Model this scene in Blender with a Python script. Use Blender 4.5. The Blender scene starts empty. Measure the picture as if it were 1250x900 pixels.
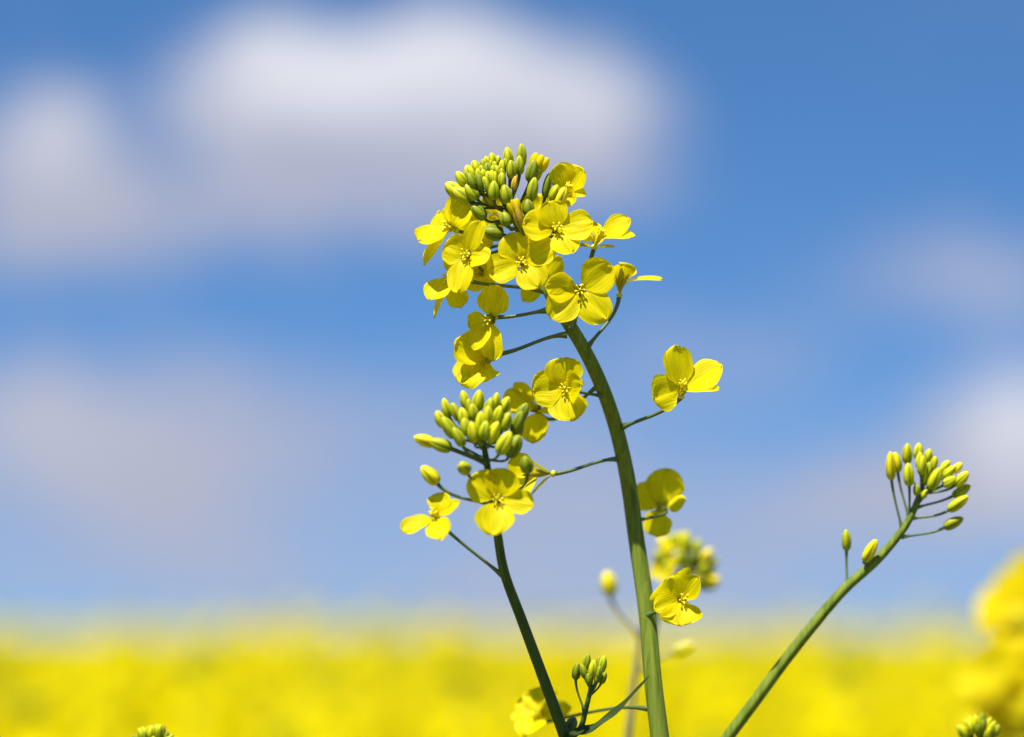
import bpy, math, random
import numpy as np
from mathutils import Vector

rng = np.random.default_rng(11)
random.seed(11)
scene = bpy.context.scene
COL = scene.collection
PI = math.pi

# ------------------------------------------------------------------ camera frame
DIST = 0.69                      # metres from the lens to the sharp flowers
FPX = 1250 * 100 / 36.0          # focal length of the 100 mm lens in picture units
S = DIST / FPX                   # size of one picture unit at the sharp distance (about 0.2 mm)
CAM = np.array([0.0, 0.0, 1.30])
HORIZON = 773.0
TH = math.atan((HORIZON - 450) / FPX)
FW = np.array([0, math.cos(TH), math.sin(TH)])
UP = np.array([0, -math.sin(TH), math.cos(TH)])
RT = np.array([1.0, 0, 0])


def W(p):
    """measured position (x right, y down, z towards the viewer, all in 0.2 mm units) -> metres"""
    p = np.asarray(p, float)
    one = p.ndim == 1
    p = np.atleast_2d(p)
    dep = DIST - p[:, 2] * S
    k = dep / FPX
    w = CAM + RT * ((p[:, 0] - 625) * k)[:, None] + UP * ((450 - p[:, 1]) * k)[:, None] + FW * dep[:, None]
    return w[0] if one else w


def nrm(v):
    v = np.asarray(v, float)
    return v / (np.linalg.norm(v, axis=-1, keepdims=True) + 1e-12)


# ------------------------------------------------------------------ materials
def new_mat(name):
    m = bpy.data.materials.new(name)
    m.use_nodes = True
    nt = m.node_tree
    nt.nodes.clear()
    return m, nt, nt.nodes, nt.links


def noise(N, L, vec, scale, detail=3, rough=0.5):
    n = N.new('ShaderNodeTexNoise')
    n.inputs['Scale'].default_value = scale
    n.inputs['Detail'].default_value = detail
    n.inputs['Roughness'].default_value = rough
    if vec is not None:
        L.new(vec, n.inputs['Vector'])
    return n


def ramp(N, L, fac, stops):
    r = N.new('ShaderNodeValToRGB')
    e = r.color_ramp.elements
    while len(e) < len(stops):
        e.new(0.5)
    for el, (p, c) in zip(e, stops):
        el.position = p
        el.color = (*c, 1)
    L.new(fac, r.inputs['Fac'])
    return r


def mixcol(N, L, fac, a, b, mode='MIX'):
    m = N.new('ShaderNodeMix')
    m.data_type = 'RGBA'
    m.blend_type = mode
    for sock, v in ((m.inputs[0], fac), (m.inputs[6], a), (m.inputs[7], b)):
        if hasattr(v, 'links'):
            L.new(v, sock)
        elif isinstance(v, (int, float)):
            sock.default_value = v
        else:
            sock.default_value = (*v, 1)
    return m.outputs[2]


def thin_material(name, base, trans, tip_green, share, veins=1.0, rough=0.5, gloss=0.018):
    """thin plant tissue: diffuse in front, light passing through from behind, fine veins from base to rim"""
    m, nt, N, L = new_mat(name)
    uv = N.new('ShaderNodeUVMap')
    mp = N.new('ShaderNodeMapping')
    mp.inputs['Scale'].default_value = (1.0, 0.13, 1)
    L.new(uv.outputs['UV'], mp.inputs['Vector'])
    oi = N.new('ShaderNodeObjectInfo')
    addv = N.new('ShaderNodeVectorMath'); addv.operation = 'ADD'
    L.new(mp.outputs['Vector'], addv.inputs[0])
    comb = N.new('ShaderNodeCombineXYZ')
    mul = N.new('ShaderNodeMath'); mul.operation = 'MULTIPLY'; mul.inputs[1].default_value = 31.0
    L.new(oi.outputs['Random'], mul.inputs[0]); L.new(mul.outputs[0], comb.inputs['Z'])
    L.new(comb.outputs['Vector'], addv.inputs[1])
    vein = noise(N, L, addv.outputs['Vector'], 15.0, 3, 0.6)
    blot = noise(N, L, None, 260.0, 2)
    tc = N.new('ShaderNodeTexCoord'); L.new(tc.outputs['Object'], blot.inputs['Vector'])
    vr = ramp(N, L, vein.outputs['Fac'], [(0.34, (1 - 0.24 * veins,) * 3), (0.53, (1, 1, 1))])
    c1 = mixcol(N, L, 1.0, base, vr.outputs['Color'], 'MULTIPLY')
    br = ramp(N, L, blot.outputs['Fac'], [(0.35, (0.90, 0.92, 0.9)), (0.65, (1, 1, 1))])
    c1 = mixcol(N, L, 1.0, c1, br.outputs['Color'], 'MULTIPLY')
    sep = N.new('ShaderNodeSeparateXYZ'); L.new(uv.outputs['UV'], sep.inputs[0])
    gr = ramp(N, L, sep.outputs['Y'], [(0.0, (1, 1, 1)), (0.34, (0, 0, 0))])
    c1 = mixcol(N, L, gr.outputs['Color'], c1, tip_green)
    d = N.new('ShaderNodeBsdfDiffuse'); L.new(c1, d.inputs['Color'])
    t = N.new('ShaderNodeBsdfTranslucent')
    c2 = mixcol(N, L, 1.0, trans, vr.outputs['Color'], 'MULTIPLY')
    L.new(c2, t.inputs['Color'])
    g = N.new('ShaderNodeBsdfGlossy'); g.inputs['Roughness'].default_value = rough
    g.inputs['Color'].default_value = (1, 1, 1, 1)
    bump = N.new('ShaderNodeBump'); bump.inputs['Strength'].default_value = 0.6 * veins
    bump.inputs['Distance'].default_value = 0.0004
    L.new(vein.outputs['Fac'], bump.inputs['Height'])
    for b in (d, g, t):
        L.new(bump.outputs['Normal'], b.inputs['Normal'])
    mx = N.new('ShaderNodeMixShader'); mx.inputs[0].default_value = share
    L.new(d.outputs[0], mx.inputs[1]); L.new(t.outputs[0], mx.inputs[2])
    mg = N.new('ShaderNodeMixShader'); mg.inputs[0].default_value = gloss
    L.new(mx.outputs[0], mg.inputs[1]); L.new(g.outputs[0], mg.inputs[2])
    o = N.new('ShaderNodeOutputMaterial'); L.new(mg.outputs[0], o.inputs['Surface'])
    return m


def solid_material(name, c_lo, c_hi, scale=(300, 300, 300), rough=0.45, use_obj=False, sss=0.0, spec=0.4):
    m, nt, N, L = new_mat(name)
    tc = N.new('ShaderNodeTexCoord')
    mp = N.new('ShaderNodeMapping'); mp.inputs['Scale'].default_value = scale
    L.new(tc.outputs['Object'], mp.inputs['Vector'])
    n = noise(N, L, mp.outputs['Vector'], 1.0, 4, 0.6)
    r = ramp(N, L, n.outputs['Fac'], [(0.3, c_lo), (0.7, c_hi)])
    col = r.outputs['Color']
    if use_obj:
        oi = N.new('ShaderNodeObjectInfo')
        col = mixcol(N, L, 1.0, oi.outputs['Color'], col, 'MULTIPLY')
    p = N.new('ShaderNodeBsdfPrincipled')
    L.new(col, p.inputs['Base Color'])
    p.inputs['Roughness'].default_value = rough
    p.inputs['Specular IOR Level'].default_value = spec
    if sss:
        p.inputs['Subsurface Weight'].default_value = sss
        p.inputs['Subsurface Radius'].default_value = (0.001, 0.001, 0.0003)
        p.inputs['Subsurface Scale'].default_value = 1.0
    bump = N.new('ShaderNodeBump'); bump.inputs['Strength'].default_value = 0.25
    bump.inputs['Distance'].default_value = 0.0003
    L.new(n.outputs['Fac'], bump.inputs['Height']); L.new(bump.outputs['Normal'], p.inputs['Normal'])
    o = N.new('ShaderNodeOutputMaterial'); L.new(p.outputs[0], o.inputs['Surface'])
    return m


M_PETAL = thin_material('petal_tissue', (0.90, 0.765, 0.001), (0.93, 0.775, 0.001), (0.86, 0.71, 0.003), 0.54, 0.8, 0.5, 0.005)
M_BLOOM = thin_material('field_petal_tissue', (0.78, 0.66, 0.001), (0.80, 0.68, 0.001), (0.72, 0.62, 0.003), 0.45, 0.5, 0.6, 0.001)
M_SEPAL = thin_material('sepal_tissue', (0.50, 0.44, 0.015), (0.42, 0.38, 0.005), (0.26, 0.30, 0.02), 0.30, 0.8)
M_LEAF = thin_material('leaf_tissue', (0.026, 0.052, 0.005), (0.05, 0.10, 0.005), (0.03, 0.06, 0.01), 0.2, 1.0, 0.5, 0.012)
M_STEM = solid_material('stem_skin', (0.072, 0.118, 0.006), (0.190, 0.235, 0.026), (900, 900, 40), 0.55, spec=0.18)
M_STEMD = solid_material('stem_skin_dark', (0.030, 0.062, 0.006), (0.060, 0.100, 0.010), (420, 420, 40), 0.5, spec=0.22)
M_PED = solid_material('pedicel_skin', (0.055, 0.095, 0.020), (0.095, 0.140, 0.034), (500, 500, 200), 0.5)
def bud_material():
    m, nt, N, L = new_mat('bud_skin')
    uv = N.new('ShaderNodeUVMap'); oi = N.new('ShaderNodeObjectInfo')
    mp = N.new('ShaderNodeMapping'); mp.inputs['Scale'].default_value = (9, 1.2, 1)
    L.new(uv.outputs['UV'], mp.inputs['Vector'])
    av = N.new('ShaderNodeVectorMath'); av.operation = 'ADD'
    L.new(mp.outputs['Vector'], av.inputs[0]); L.new(oi.outputs['Location'], av.inputs[1])
    n = noise(N, L, av.outputs['Vector'], 2.2, 4, .6)
    st = ramp(N, L, n.outputs['Fac'], [(.3, (.80, .86, .8)), (.7, (1.06, 1.03, 1))])
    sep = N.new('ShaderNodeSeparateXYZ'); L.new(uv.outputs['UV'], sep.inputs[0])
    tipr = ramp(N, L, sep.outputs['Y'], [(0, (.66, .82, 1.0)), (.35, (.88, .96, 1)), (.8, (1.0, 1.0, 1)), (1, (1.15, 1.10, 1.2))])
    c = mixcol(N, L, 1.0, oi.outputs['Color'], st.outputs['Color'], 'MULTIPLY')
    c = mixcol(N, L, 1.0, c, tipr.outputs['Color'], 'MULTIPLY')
    p = N.new('ShaderNodeBsdfPrincipled'); L.new(c, p.inputs['Base Color'])
    p.inputs['Roughness'].default_value = .5; p.inputs['Specular IOR Level'].default_value = .25
    p.inputs['Subsurface Weight'].default_value = .2; p.inputs['Subsurface Radius'].default_value = (.001, .001, .0002)
    p.inputs['Subsurface Scale'].default_value = 1.0
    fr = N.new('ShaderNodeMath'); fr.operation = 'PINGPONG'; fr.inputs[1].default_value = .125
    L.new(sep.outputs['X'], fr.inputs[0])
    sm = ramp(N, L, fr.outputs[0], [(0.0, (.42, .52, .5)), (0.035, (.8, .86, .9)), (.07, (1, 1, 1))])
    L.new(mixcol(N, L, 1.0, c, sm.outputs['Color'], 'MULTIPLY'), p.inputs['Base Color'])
    b = N.new('ShaderNodeBump'); b.inputs['Strength'].default_value = .3; b.inputs['Distance'].default_value = .0003
    L.new(n.outputs['Fac'], b.inputs['Height']); L.new(b.outputs['Normal'], p.inputs['Normal'])
    o = N.new('ShaderNodeOutputMaterial'); L.new(p.outputs[0], o.inputs['Surface'])
    return m


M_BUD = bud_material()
M_ANTHER = solid_material('anther_skin', (0.80, 0.60, 0.01), (0.90, 0.72, 0.03), (2000, 2000, 2000), 0.6, sss=.7)
M_FIL = solid_material('filament_skin', (0.78, 0.68, 0.02), (0.86, 0.74, 0.03), (900, 900, 900), 0.5, sss=.7)
M_PIST = solid_material('pistil_skin', (0.46, 0.48, 0.015), (0.58, 0.56, 0.02), (900, 900, 900), 0.5, sss=.5)
M_DRY = solid_material('dry_stem_skin', (0.16, 0.15, 0.07), (0.26, 0.23, 0.12), (300, 300, 40), 0.6)


# ------------------------------------------------------------------ object helpers
ORG = {}


def thing(name, label, cat, loc, group=None):
    o = bpy.data.objects.new(name, None)
    o.empty_display_size = 0.02
    COL.objects.link(o)
    o.location = loc
    ORG[o] = np.array(loc, float)
    o['label'] = label
    o['category'] = cat
    if group:
        o['group'] = group
    return o


def mesh_of(name, verts, faces, uv=None, smooth=True):
    me = bpy.data.meshes.new(name)
    me.from_pydata([tuple(v) for v in verts], [], [tuple(int(i) for i in f) for f in faces])
    if smooth:
        me.polygons.foreach_set('use_smooth', [True] * len(me.polygons))
    if uv is not None:
        l = me.uv_layers.new(name='UVMap')
        idx = np.zeros(len(me.loops), dtype=np.int32)
        me.loops.foreach_get('vertex_index', idx)
        l.data.foreach_set('uv', np.asarray(uv, np.float32)[idx].ravel())
    me.update()
    return me


def part(name, verts, faces, mat, parent, uv=None, origin=None, color=None):
    verts = np.asarray(verts, float)
    org = verts.mean(axis=0) if origin is None else np.asarray(origin, float)
    me = mesh_of(name, verts - org, faces, uv)
    me.materials.append(mat)
    o = bpy.data.objects.new(name, me)
    COL.objects.link(o)
    ORG[o] = org
    if parent is not None:
        o.parent = parent
        o.location = org - ORG[parent]
    else:
        o.location = org
    if color is not None:
        o.color = (*color, 1)
    return o


# ------------------------------------------------------------------ shapes
def spline(pts, n):
    """Catmull-Rom through the points"""
    pts = np.asarray(pts, float)
    if len(pts) == 2:
        t = np.linspace(0, 1, n)[:, None]
        return pts[0] * (1 - t) + pts[1] * t
    P = np.vstack([2 * pts[0] - pts[1], pts, 2 * pts[-1] - pts[-2]])
    out = []
    k = len(pts) - 1
    for i in range(n):
        u = i / (n - 1) * k
        j = min(int(u), k - 1)
        t = u - j
        a, b, c, d = P[j:j + 4]
        out.append(0.5 * ((2 * b) + (-a + c) * t + (2 * a - 5 * b + 4 * c - d) * t * t + (-a + 3 * b - 3 * c + d) * t ** 3))
    return np.array(out)


def tube(path, radii, seg=10, ridge=0.0, nr=5):
    path = np.asarray(path, float)
    n = len(path)
    radii = np.interp(np.linspace(0, 1, n), np.linspace(0, 1, len(radii)), radii) if np.ndim(radii) else np.full(n, radii)
    tan = nrm(np.gradient(path, axis=0))
    ref = np.array([0.3, 1, 0.1]) if abs(tan[0][1]) < 0.9 else np.array([1, 0, 0.1])
    a = nrm(np.cross(tan[0], ref))
    V = []
    ang = np.linspace(0, 2 * PI, seg, endpoint=False)
    for i in range(n):
        a = nrm(a - tan[i] * np.dot(a, tan[i]))
        b = np.cross(tan[i], a)
        rr = radii[i] * (1 + ridge * np.cos(nr * ang))
        V.append(path[i] + np.outer(np.cos(ang) * rr, a) + np.outer(np.sin(ang) * rr, b))
    V = np.vstack(V)
    F = []
    for i in range(n - 1):
        for j in range(seg):
            k = (j + 1) % seg
            F.append((i * seg + j, i * seg + k, (i + 1) * seg + k, (i + 1) * seg + j))
    F.append(tuple(range(seg))[::-1])
    F.append(tuple((n - 1) * seg + j for j in range(seg)))
    return V, F


def lathe(base, axis, length, width, prof, seg=12, lobes=0.06, spin=0.0, bend=None, seams=0.0):
    axis = nrm(axis)
    ref = np.array([0, 0, 1.0]) if abs(axis[2]) < 0.8 else np.array([1.0, 0, 0])
    a = nrm(np.cross(axis, ref)); b = np.cross(axis, a)
    ang = np.linspace(0, 2 * PI, seg, endpoint=False) + spin
    V = []
    for t, r in prof:
        c = np.asarray(base) + axis * length * t
        if bend is not None:
            c = c + np.asarray(bend) * t * t
        if seams:
            q = np.abs(((ang - spin) / (PI / 2) + .5) % 1 - .5) * PI / 2
            rr = width / 2 * r * (1.02 - seams * np.exp(-(q / .17) ** 2) + .02 * np.cos(8 * (ang - spin)))
        else:
            rr = width / 2 * r * (1 + lobes * np.cos(4 * (ang - spin)))
        V.append(c + np.outer(np.cos(ang) * rr, a) + np.outer(np.sin(ang) * rr, b))
    V = np.vstack(V)
    F = []
    n = len(prof)
    for i in range(n - 1):
        for j in range(seg):
            k = (j + 1) % seg
            F.append((i * seg + j, i * seg + k, (i + 1) * seg + k, (i + 1) * seg + j))
    F.append(tuple(range(seg))[::-1]); F.append(tuple((n - 1) * seg + j for j in range(seg)))
    return V, F


BUDP = [(0, .30), (.04, .58), (.11, .80), (.22, .94), (.36, 1.0), (.50, 1.0), (.63, .93), (.75, .80), (.85, .63), (.92, .46), (.97, .30), (1.0, .12)]
ELL = [(0, .1), (.08, .5), (.22, .82), (.4, .98), (.6, .98), (.78, .82), (.92, .5), (1, .1)]


def petal_grid(c, f, tip, width, hint=None, cup=0.14, ruffle=0.075, recurve=0.0, claw=8.0, twist=0.0, seed=0,
               nt=22, nu=15, kneel=5.0, broad=0.60, notch=0.05):
    """one petal: a narrow claw rising from the calyx, then a broad limb out to the tip"""
    r = np.random.default_rng(seed)
    c = np.asarray(c, float); f = nrm(f); tip = np.asarray(tip, float)
    d = nrm(tip - c)
    L = np.linalg.norm(tip - c)
    width = width * 1.10
    P0 = c - f * claw + d * 1.2
    P1 = c + f * 2.0 + d * kneel
    P2 = c + (tip - c) * 0.55 + f * (recurve * L * 0.25)
    P3 = tip - f * recurve * L * 0.12
    t = np.concatenate([np.linspace(0, 0.8, nt - 6, endpoint=False), 0.8 + 0.2 * np.sin(np.linspace(0, PI / 2, 6))])
    tt = t[:, None]
    B = (1 - tt) ** 3 * P0 + 3 * (1 - tt) ** 2 * tt * P1 + 3 * (1 - tt) * tt ** 2 * P2 + tt ** 3 * P3
    tan = nrm(np.gradient(B, axis=0))
    h = f if hint is None else nrm(hint)
    t0 = 0.20
    s = np.clip((t - t0) / (1 - t0), 0, 1)
    up = np.sin(PI / 2 * np.clip(s / broad, 0, 1)) ** 0.95
    dn = np.sqrt(np.clip(1 - (np.clip(s - broad, 0, 1) / (1 - broad)) ** 2.3, 0, 1))
    g = np.where(s < broad, 0.10 + 0.90 * up, dn)
    g = np.where(t < t0, 0.10 + 0.03 * t / t0, g)
    u = np.linspace(-1, 1, nu)
    ph = r.uniform(0, 6.28, 4)
    asym = r.uniform(-0.16, 0.16); nk = r.uniform(-.35, .35); notch = notch * r.uniform(0, 2)
    V = []; UVs = []
    for i in range(nt):
        v = np.cross(h, tan[i])
        if np.linalg.norm(v) < 1e-3:
            v = np.cross(np.array([0.3, 0.5, 0.8]), tan[i])
        v = nrm(v); n = np.cross(tan[i], v)
        a = twist * s[i]
        v, n = v * math.cos(a) + n * math.sin(a), n * math.cos(a) - v * math.sin(a)
        hw = width / 2 * g[i]
        edge = 1 + 0.045 * np.sin(7 * t[i] + ph[0]) + 0.035 * np.sin(15 * t[i] + ph[1])
        x = u * hw * np.where(u < 0, edge - asym * 0.5, edge + asym * 0.5)
        wav = ruffle * width * s[i] * np.abs(u) ** 1.6 * np.sin(5.5 * t[i] + ph[2] + (u > 0) * 2.1) \
            + 0.026 * width * s[i] * np.sin(u * 6 + ph[3] + 2.5 * t[i]) + 0.014 * width * s[i] ** 2 * np.sin(u * 15 + ph[0])
        off = cup * hw * u ** 2 * 1.2 - 0.03 * width * np.exp(-(u / 0.16) ** 2) * min(1, s[i] * 3) * (1 - s[i]) + wav
        dt = -L * (notch * np.exp(-((u - nk) / 0.22) ** 2) * 0.9 + 0.022 * np.sin(u * 7 + ph[1]) + 0.014 * np.sin(u * 17 + ph[2])) * (s[i] ** 5)
        V.append(B[i] + np.outer(x, v) + np.outer(off, n) + np.outer(dt, tan[i]))
        UVs.append(np.stack([0.5 + 0.5 * u * (0.25 + 0.75 * g[i]), np.full(nu, t[i])], 1))
    F = []
    for i in range(nt - 1):
        for j in range(nu - 1):
            F.append((i * nu + j, i * nu + j + 1, (i + 1) * nu + j + 1, (i + 1) * nu + j))
    return np.vstack(V), F, np.vstack(UVs)


SEED = [100]


def nseed():
    SEED[0] += 1
    return SEED[0]


def pedicel(parent, a, b, k=None, r=2.2, mat=None, sag=0.0, name='pedicel', r2=None):
    """stalk from a (flower end) to b (stem end); k = direction in which it leaves the flower"""
    a = np.asarray(a, float); b = np.asarray(b, float)
    d = b - a; L = np.linalg.norm(d)
    p1 = a + (nrm(k) * L * 0.35 if k is not None else d * 0.33)
    p2 = a + d * 0.68 + np.array([0, -sag * L, 0])
    t = np.linspace(0, 1, 14)[:, None]
    B = (1 - t) ** 3 * a + 3 * (1 - t) ** 2 * t * p1 + 3 * (1 - t) * t ** 2 * p2 + t ** 3 * b
    rad = np.array([r * 1.25, r, r * .9, r * .9, r * .95, (r2 or r * 1.9)])
    V, F = tube(B, rad, 8)
    return part(name, W(V), F, mat or M_PED, parent)


def flower(root, c, f, tips, wid=None, attach=None, leave=None, stamens=6, spread=5.0, sep_spread=9.0, sepals=True, calyx=15.0,
           stlen=11.0, petkw=None, sag=0.0, pr=2.2, scale=1.0, seplist=None, label=None, lift=0.16):
    """open four-petalled flower; tips = list of dicts or tuples (x, y[, dz]) measured from the photograph"""
    c = np.asarray(c, float); f = nrm(f)
    base = c - f * calyx * scale
    # heart of the flower: receptacle
    V, F = lathe(base - f * 3 * scale, f, 7 * scale, 8.5 * scale, ELL, 10, 0.0)
    fl = part('flower', W(V), F, M_PIST, root, origin=W(c))
    if label:
        fl['label'] = label
    for i, tp in enumerate(tips):
        kw = dict(petkw or {})
        if isinstance(tp, dict):
            tp = dict(tp); xy = tp.pop('t'); w = tp.pop('w', wid or 36); kw.update(tp)
        else:
            xy, w = tp, wid or 36
        if len(xy) == 3:
            tip = c + np.array([xy[0] - c[0], xy[1] - c[1], xy[2]])
        else:
            dx, dy = xy[0] - c[0], xy[1] - c[1]
            l2 = math.hypot(dx, dy)
            fz = f[2] if abs(f[2]) > 0.3 else math.copysign(0.3, f[2])
            dz = (lift * l2 - dx * f[0] - dy * f[1]) / fz
            dz = max(-1.3 * l2, min(1.3 * l2, dz))
            tip = c + np.array([dx, dy, dz])
        V, F, uv = petal_grid(c, f, tip, w, claw=calyx * 0.75 * scale, seed=nseed(), kneel=5.0 * scale, **kw)
        part('petal', W(V), F, M_PETAL, fl, uv)
    # directions around the axis
    a = nrm(np.cross(f, [0.13, 1, 0.2])); b = np.cross(f, a)
    if sepals:
        for q in range(4):
            if seplist is not None:
                if q >= len(seplist):
                    break
                e = np.asarray(seplist[q], float)
                tip = c + e
                dirq = nrm(tip - base)
                hint = f
            else:
                an = PI / 4 + q * PI / 2 + rng.uniform(-.15, .15)
                dirq = a * math.cos(an) + b * math.sin(an)
                tip = c + f * rng.uniform(-3, 2) * scale + dirq * sep_spread * scale
                hint = -dirq
            V, F, uv = petal_grid(base, nrm(f + 0.4 * dirq), tip, 8.0 * scale, hint=hint, cup=0.5, ruffle=0.0, claw=1.0, seed=nseed(), nt=12, nu=7, kneel=3, broad=0.5, notch=0)
            part('sepal', W(V), F, M_SEPAL, fl, uv)
    for q in range(stamens):
        an = q * 2 * PI / 6 + rng.uniform(-.25, .25)
        dirq = a * math.cos(an) + b * math.sin(an)
        L = stlen * .62 * (1.0 if q % 3 else 0.7) * rng.uniform(.85, 1.1) * scale
        e = c + f * L + dirq * spread * rng.uniform(.7, 1.2) * scale
        p = spline([base + f * 3 * scale + dirq * 1.2 * scale, c + dirq * spread * .45 * scale, e], 8)
        V1, F1 = tube(p, [0.6 * scale, 0.4 * scale], 6)
        st = part('stamen', W(V1), F1, M_FIL, fl)
        ax = nrm(f * 0.7 + dirq * 0.5 + rng.normal(0, .25, 3))
        V2, F2 = lathe(e - ax * 3.0 * scale, ax, 5.6 * scale, 2.3 * scale, ELL, 8, 0.12)
        n1 = len(V1)
        # anther stays in the stamen's own mesh
        me = mesh_of('stamen', np.vstack([W(V1), W(V2)]) - ORG[st], list(F1) + [tuple(i + n1 for i in ff) for ff in F2])
        me.materials.append(M_FIL); me.materials.append(M_ANTHER)
        me.polygons.foreach_set('material_index', [0] * len(F1) + [1] * len(F2))
        old = st.data; st.data = me; bpy.data.meshes.remove(old)
    p = spline([base, c + f * stlen * .4 * scale, c + f * stlen * .7 * scale], 8)
    V, F = tube(p, [1.3 * scale, 1.4 * scale, 1.1 * scale, 1.5 * scale], 8)
    part('pistil', W(V), F, M_PIST, fl)
    if attach is not None:
        pedicel(fl, base - f * 1.5 * scale, attach, -f if leave is None else leave, pr * scale, sag=sag)
    return fl


G_DARK = (0.24, 0.27, 0.006)
G_MID = (0.41, 0.415, 0.005)
G_LITE = (0.58, 0.54, 0.005)
G_YEL = (0.80, 0.62, 0.006)
G_ORA = (0.60, 0.36, 0.02)


def bud(root, x, y, z, length, width, ang, tilt=0.0, col=G_MID, attach=None, opening=0, pr=1.7, plain=False, mat=None):
    """closed bud; (x, y) its middle, ang the way its tip points in the picture (90 = up), tilt towards the viewer"""
    a = math.radians(ang); ti = math.radians(tilt)
    ax = np.array([math.cos(a) * math.cos(ti), -math.sin(a) * math.cos(ti), math.sin(ti)])
    c = np.array([x, y, z], float)
    base = c - ax * length / 2
    j = 1 + rng.uniform(-.14, .10); length *= rng.uniform(.9, 1.12); width *= rng.uniform(.9, 1.08)
    colr = tuple(min(1, v * j) for v in col)
    bend = nrm(np.cross(ax, [0, 0, 1.0])) * rng.uniform(-.08, .08) * length
    sg = 32
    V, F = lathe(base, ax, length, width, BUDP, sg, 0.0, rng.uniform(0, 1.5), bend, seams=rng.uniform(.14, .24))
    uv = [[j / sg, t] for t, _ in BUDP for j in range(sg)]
    b = part('bud', W(V), F, M_BUD, root, uv, color=colr)
    if opening:
        # petals still rolled together, showing above the sepals
        sd = nrm(np.cross(ax, [0, 0, 1.0]))
        for q in range(3):
            dq = sd * (q - 1) * width * .16 + np.array([0, 0, (q == 1) * width * .12])
            V, F = lathe(base + ax * length * .45 + dq, nrm(ax + sd * (q - 1) * .22), length * (.56 + .14 * opening), width * .62, BUDP, 10, 0.1)
            part('petal', W(V), F, M_PETAL, b, uv=np.tile([[0.5, 0.8]], (len(V), 1)))
    if attach is not None:
        pedicel(b, base + ax * 0.5, attach, -ax, pr, mat=mat)
    return b


def stem(root, pts, radii, mat, ground=None, n=60, name='stem', seg=32, ridge=0.030):
    P = [W(p) for p in pts]
    if ground is not None:
        first = P[0]; dirn = nrm(P[0] - P[1])
        g = np.asarray(ground, float)
        d0 = np.linalg.norm(P[0] - P[1])
        low = [first + dirn * d0 * q for q in (1.0, 2.6, 5.5)]
        side = g - low[-1]
        low += [low[-1] + side * q * np.array([q ** .5, q ** .5, 1]) for q in (.12, .3, .6)]
        P = [g] + low[::-1] + P
        radii = [radii[0] * q for q in (1.4, 1.35, 1.25, 1.2, 1.12, 1.06, 1.02)] + list(radii)
    path = spline(P, n)
    # radii are per control point
    R = np.interp(np.linspace(0, len(P) - 1, n), np.arange(len(P)), np.array(radii) * S)
    V, F = tube(path, R * 0.95, seg, ridge, 6)
    return part(name, V, F, mat, root, origin=P[0])


# =================================================================== MAIN PLANT
gm = np.array([0.05, 0.72, 0.0])
main = thing('rapeseed_plant', 'tallest sharp stalk, thick green stem topped by yellow flowers and a dome of buds', 'plant', gm)
stem(main, [(806, 905, -25), (797, 830, -35), (790, 750, -52), (777, 660, -68), (767, 590, -66), (754, 530, -50), (737, 478, -32), (716, 432, -18), (692, 392, -7),
            (672, 362, -6), (658, 330, -10), (645, 300, -10), (633, 277, -9), (620, 255, -8), (611, 236, -6), (607, 219, -4)],
     [12.3, 11.5, 11.0, 10.6, 10.2, 9.6, 9.2, 8.9, 8.4, 7.2, 6.3, 5.6, 5.0, 4.5, 3.8, 2.2], M_STEM, gm, 130)

Z2 = lambda X, Y: (630 + X / 5.625, 180 + Y / 5.625)

# --- the open flowers of the head
flower(main, (679, 279, 26), (0.10, -0.30, 0.95), [
    dict(t=(669, 246), w=39, cup=.35), dict(t=(639, 274), w=37), dict(t=(724, 272), w=36), dict(t=(698, 309), w=36, cup=.05)],
    attach=(648, 306, -8), stlen=13)
flower(main, (637, 319, 24), (-0.05, -0.22, 0.97), [
    dict(t=(621, 286), w=38), dict(t=(677, 297), w=37), dict(t=(596, 335), w=37), dict(t=(656, 351), w=38, cup=.05)],
    attach=(655, 322, -10), stlen=11)
flower(main, (569, 311, 22), (-0.28, -0.18, 0.94), [
    dict(t=(585, 270), w=25), dict(t=(543, 300), w=37), dict(t=(558, 357), w=31), dict(t=(598, 316), w=29, twist=.5)],
    attach=(641, 296, -10), stlen=12)
flower(main, (546, 277, 0), (-0.70, -0.28, 0.52), [
    dict(t=(573, 249, 6), w=44, hint=(-.3, -.5, .8)), dict(t=(510, 294, 14), w=36, hint=(-.25, -.7, .6)),
    dict(t=(518, 323, -2), w=22, hint=(-.75, -.35, .45)), dict(t=(538, 258, -26), w=38)],
    attach=(626, 268, -9), stlen=10)
flower(main, (549, 339, -4), (-0.72, -0.10, 0.40), [
    dict(t=(524, 366, 12), w=33, hint=(-.45, -.45, .8)), dict(t=(530, 388, -10), w=20, hint=(-.8, -.1, .3)),
    dict(t=(551, 316, 8), w=26), dict(t=(564, 374, -22), w=26, hint=(-.2, -.3, .9))],
    attach=(666, 356, -6), leave=(0.9, 0.25, -.2), sag=.03, pr=2.3)
flower(main, (597, 390, 10), (-0.45, 0.15, 0.75), [
    dict(t=(609, 349, 4), w=37, hint=(-.25, .1, .95), cup=.3), dict(t=(603, 440, 6), w=27, hint=(-.1, -.3, .95)),
    dict(t=(579, 427, 8), w=26, hint=(-.5, -.15, .8)), dict(t=(572, 396, -22), w=26)],
    attach=(668, 379, -4), leave=(1, 0.05, -.1), stlen=16, spread=6, pr=2.3)
flower(main, (590, 440, -2), (-0.85, 0.32, 0.25), [
    dict(t=(556, 416, 10), w=40, hint=(-.2, -.5, .85)), dict(t=(562, 468, 8), w=44, hint=(-.35, -.3, .9)),
    dict(t=(590, 466, 10), w=36, hint=(-.1, -.1, 1)), dict(t=(566, 440, -24), w=30)],
    attach=(692, 409, 0), leave=(.9, -.15, 0), calyx=22, sag=.10, pr=2.4, spread=4)
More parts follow.
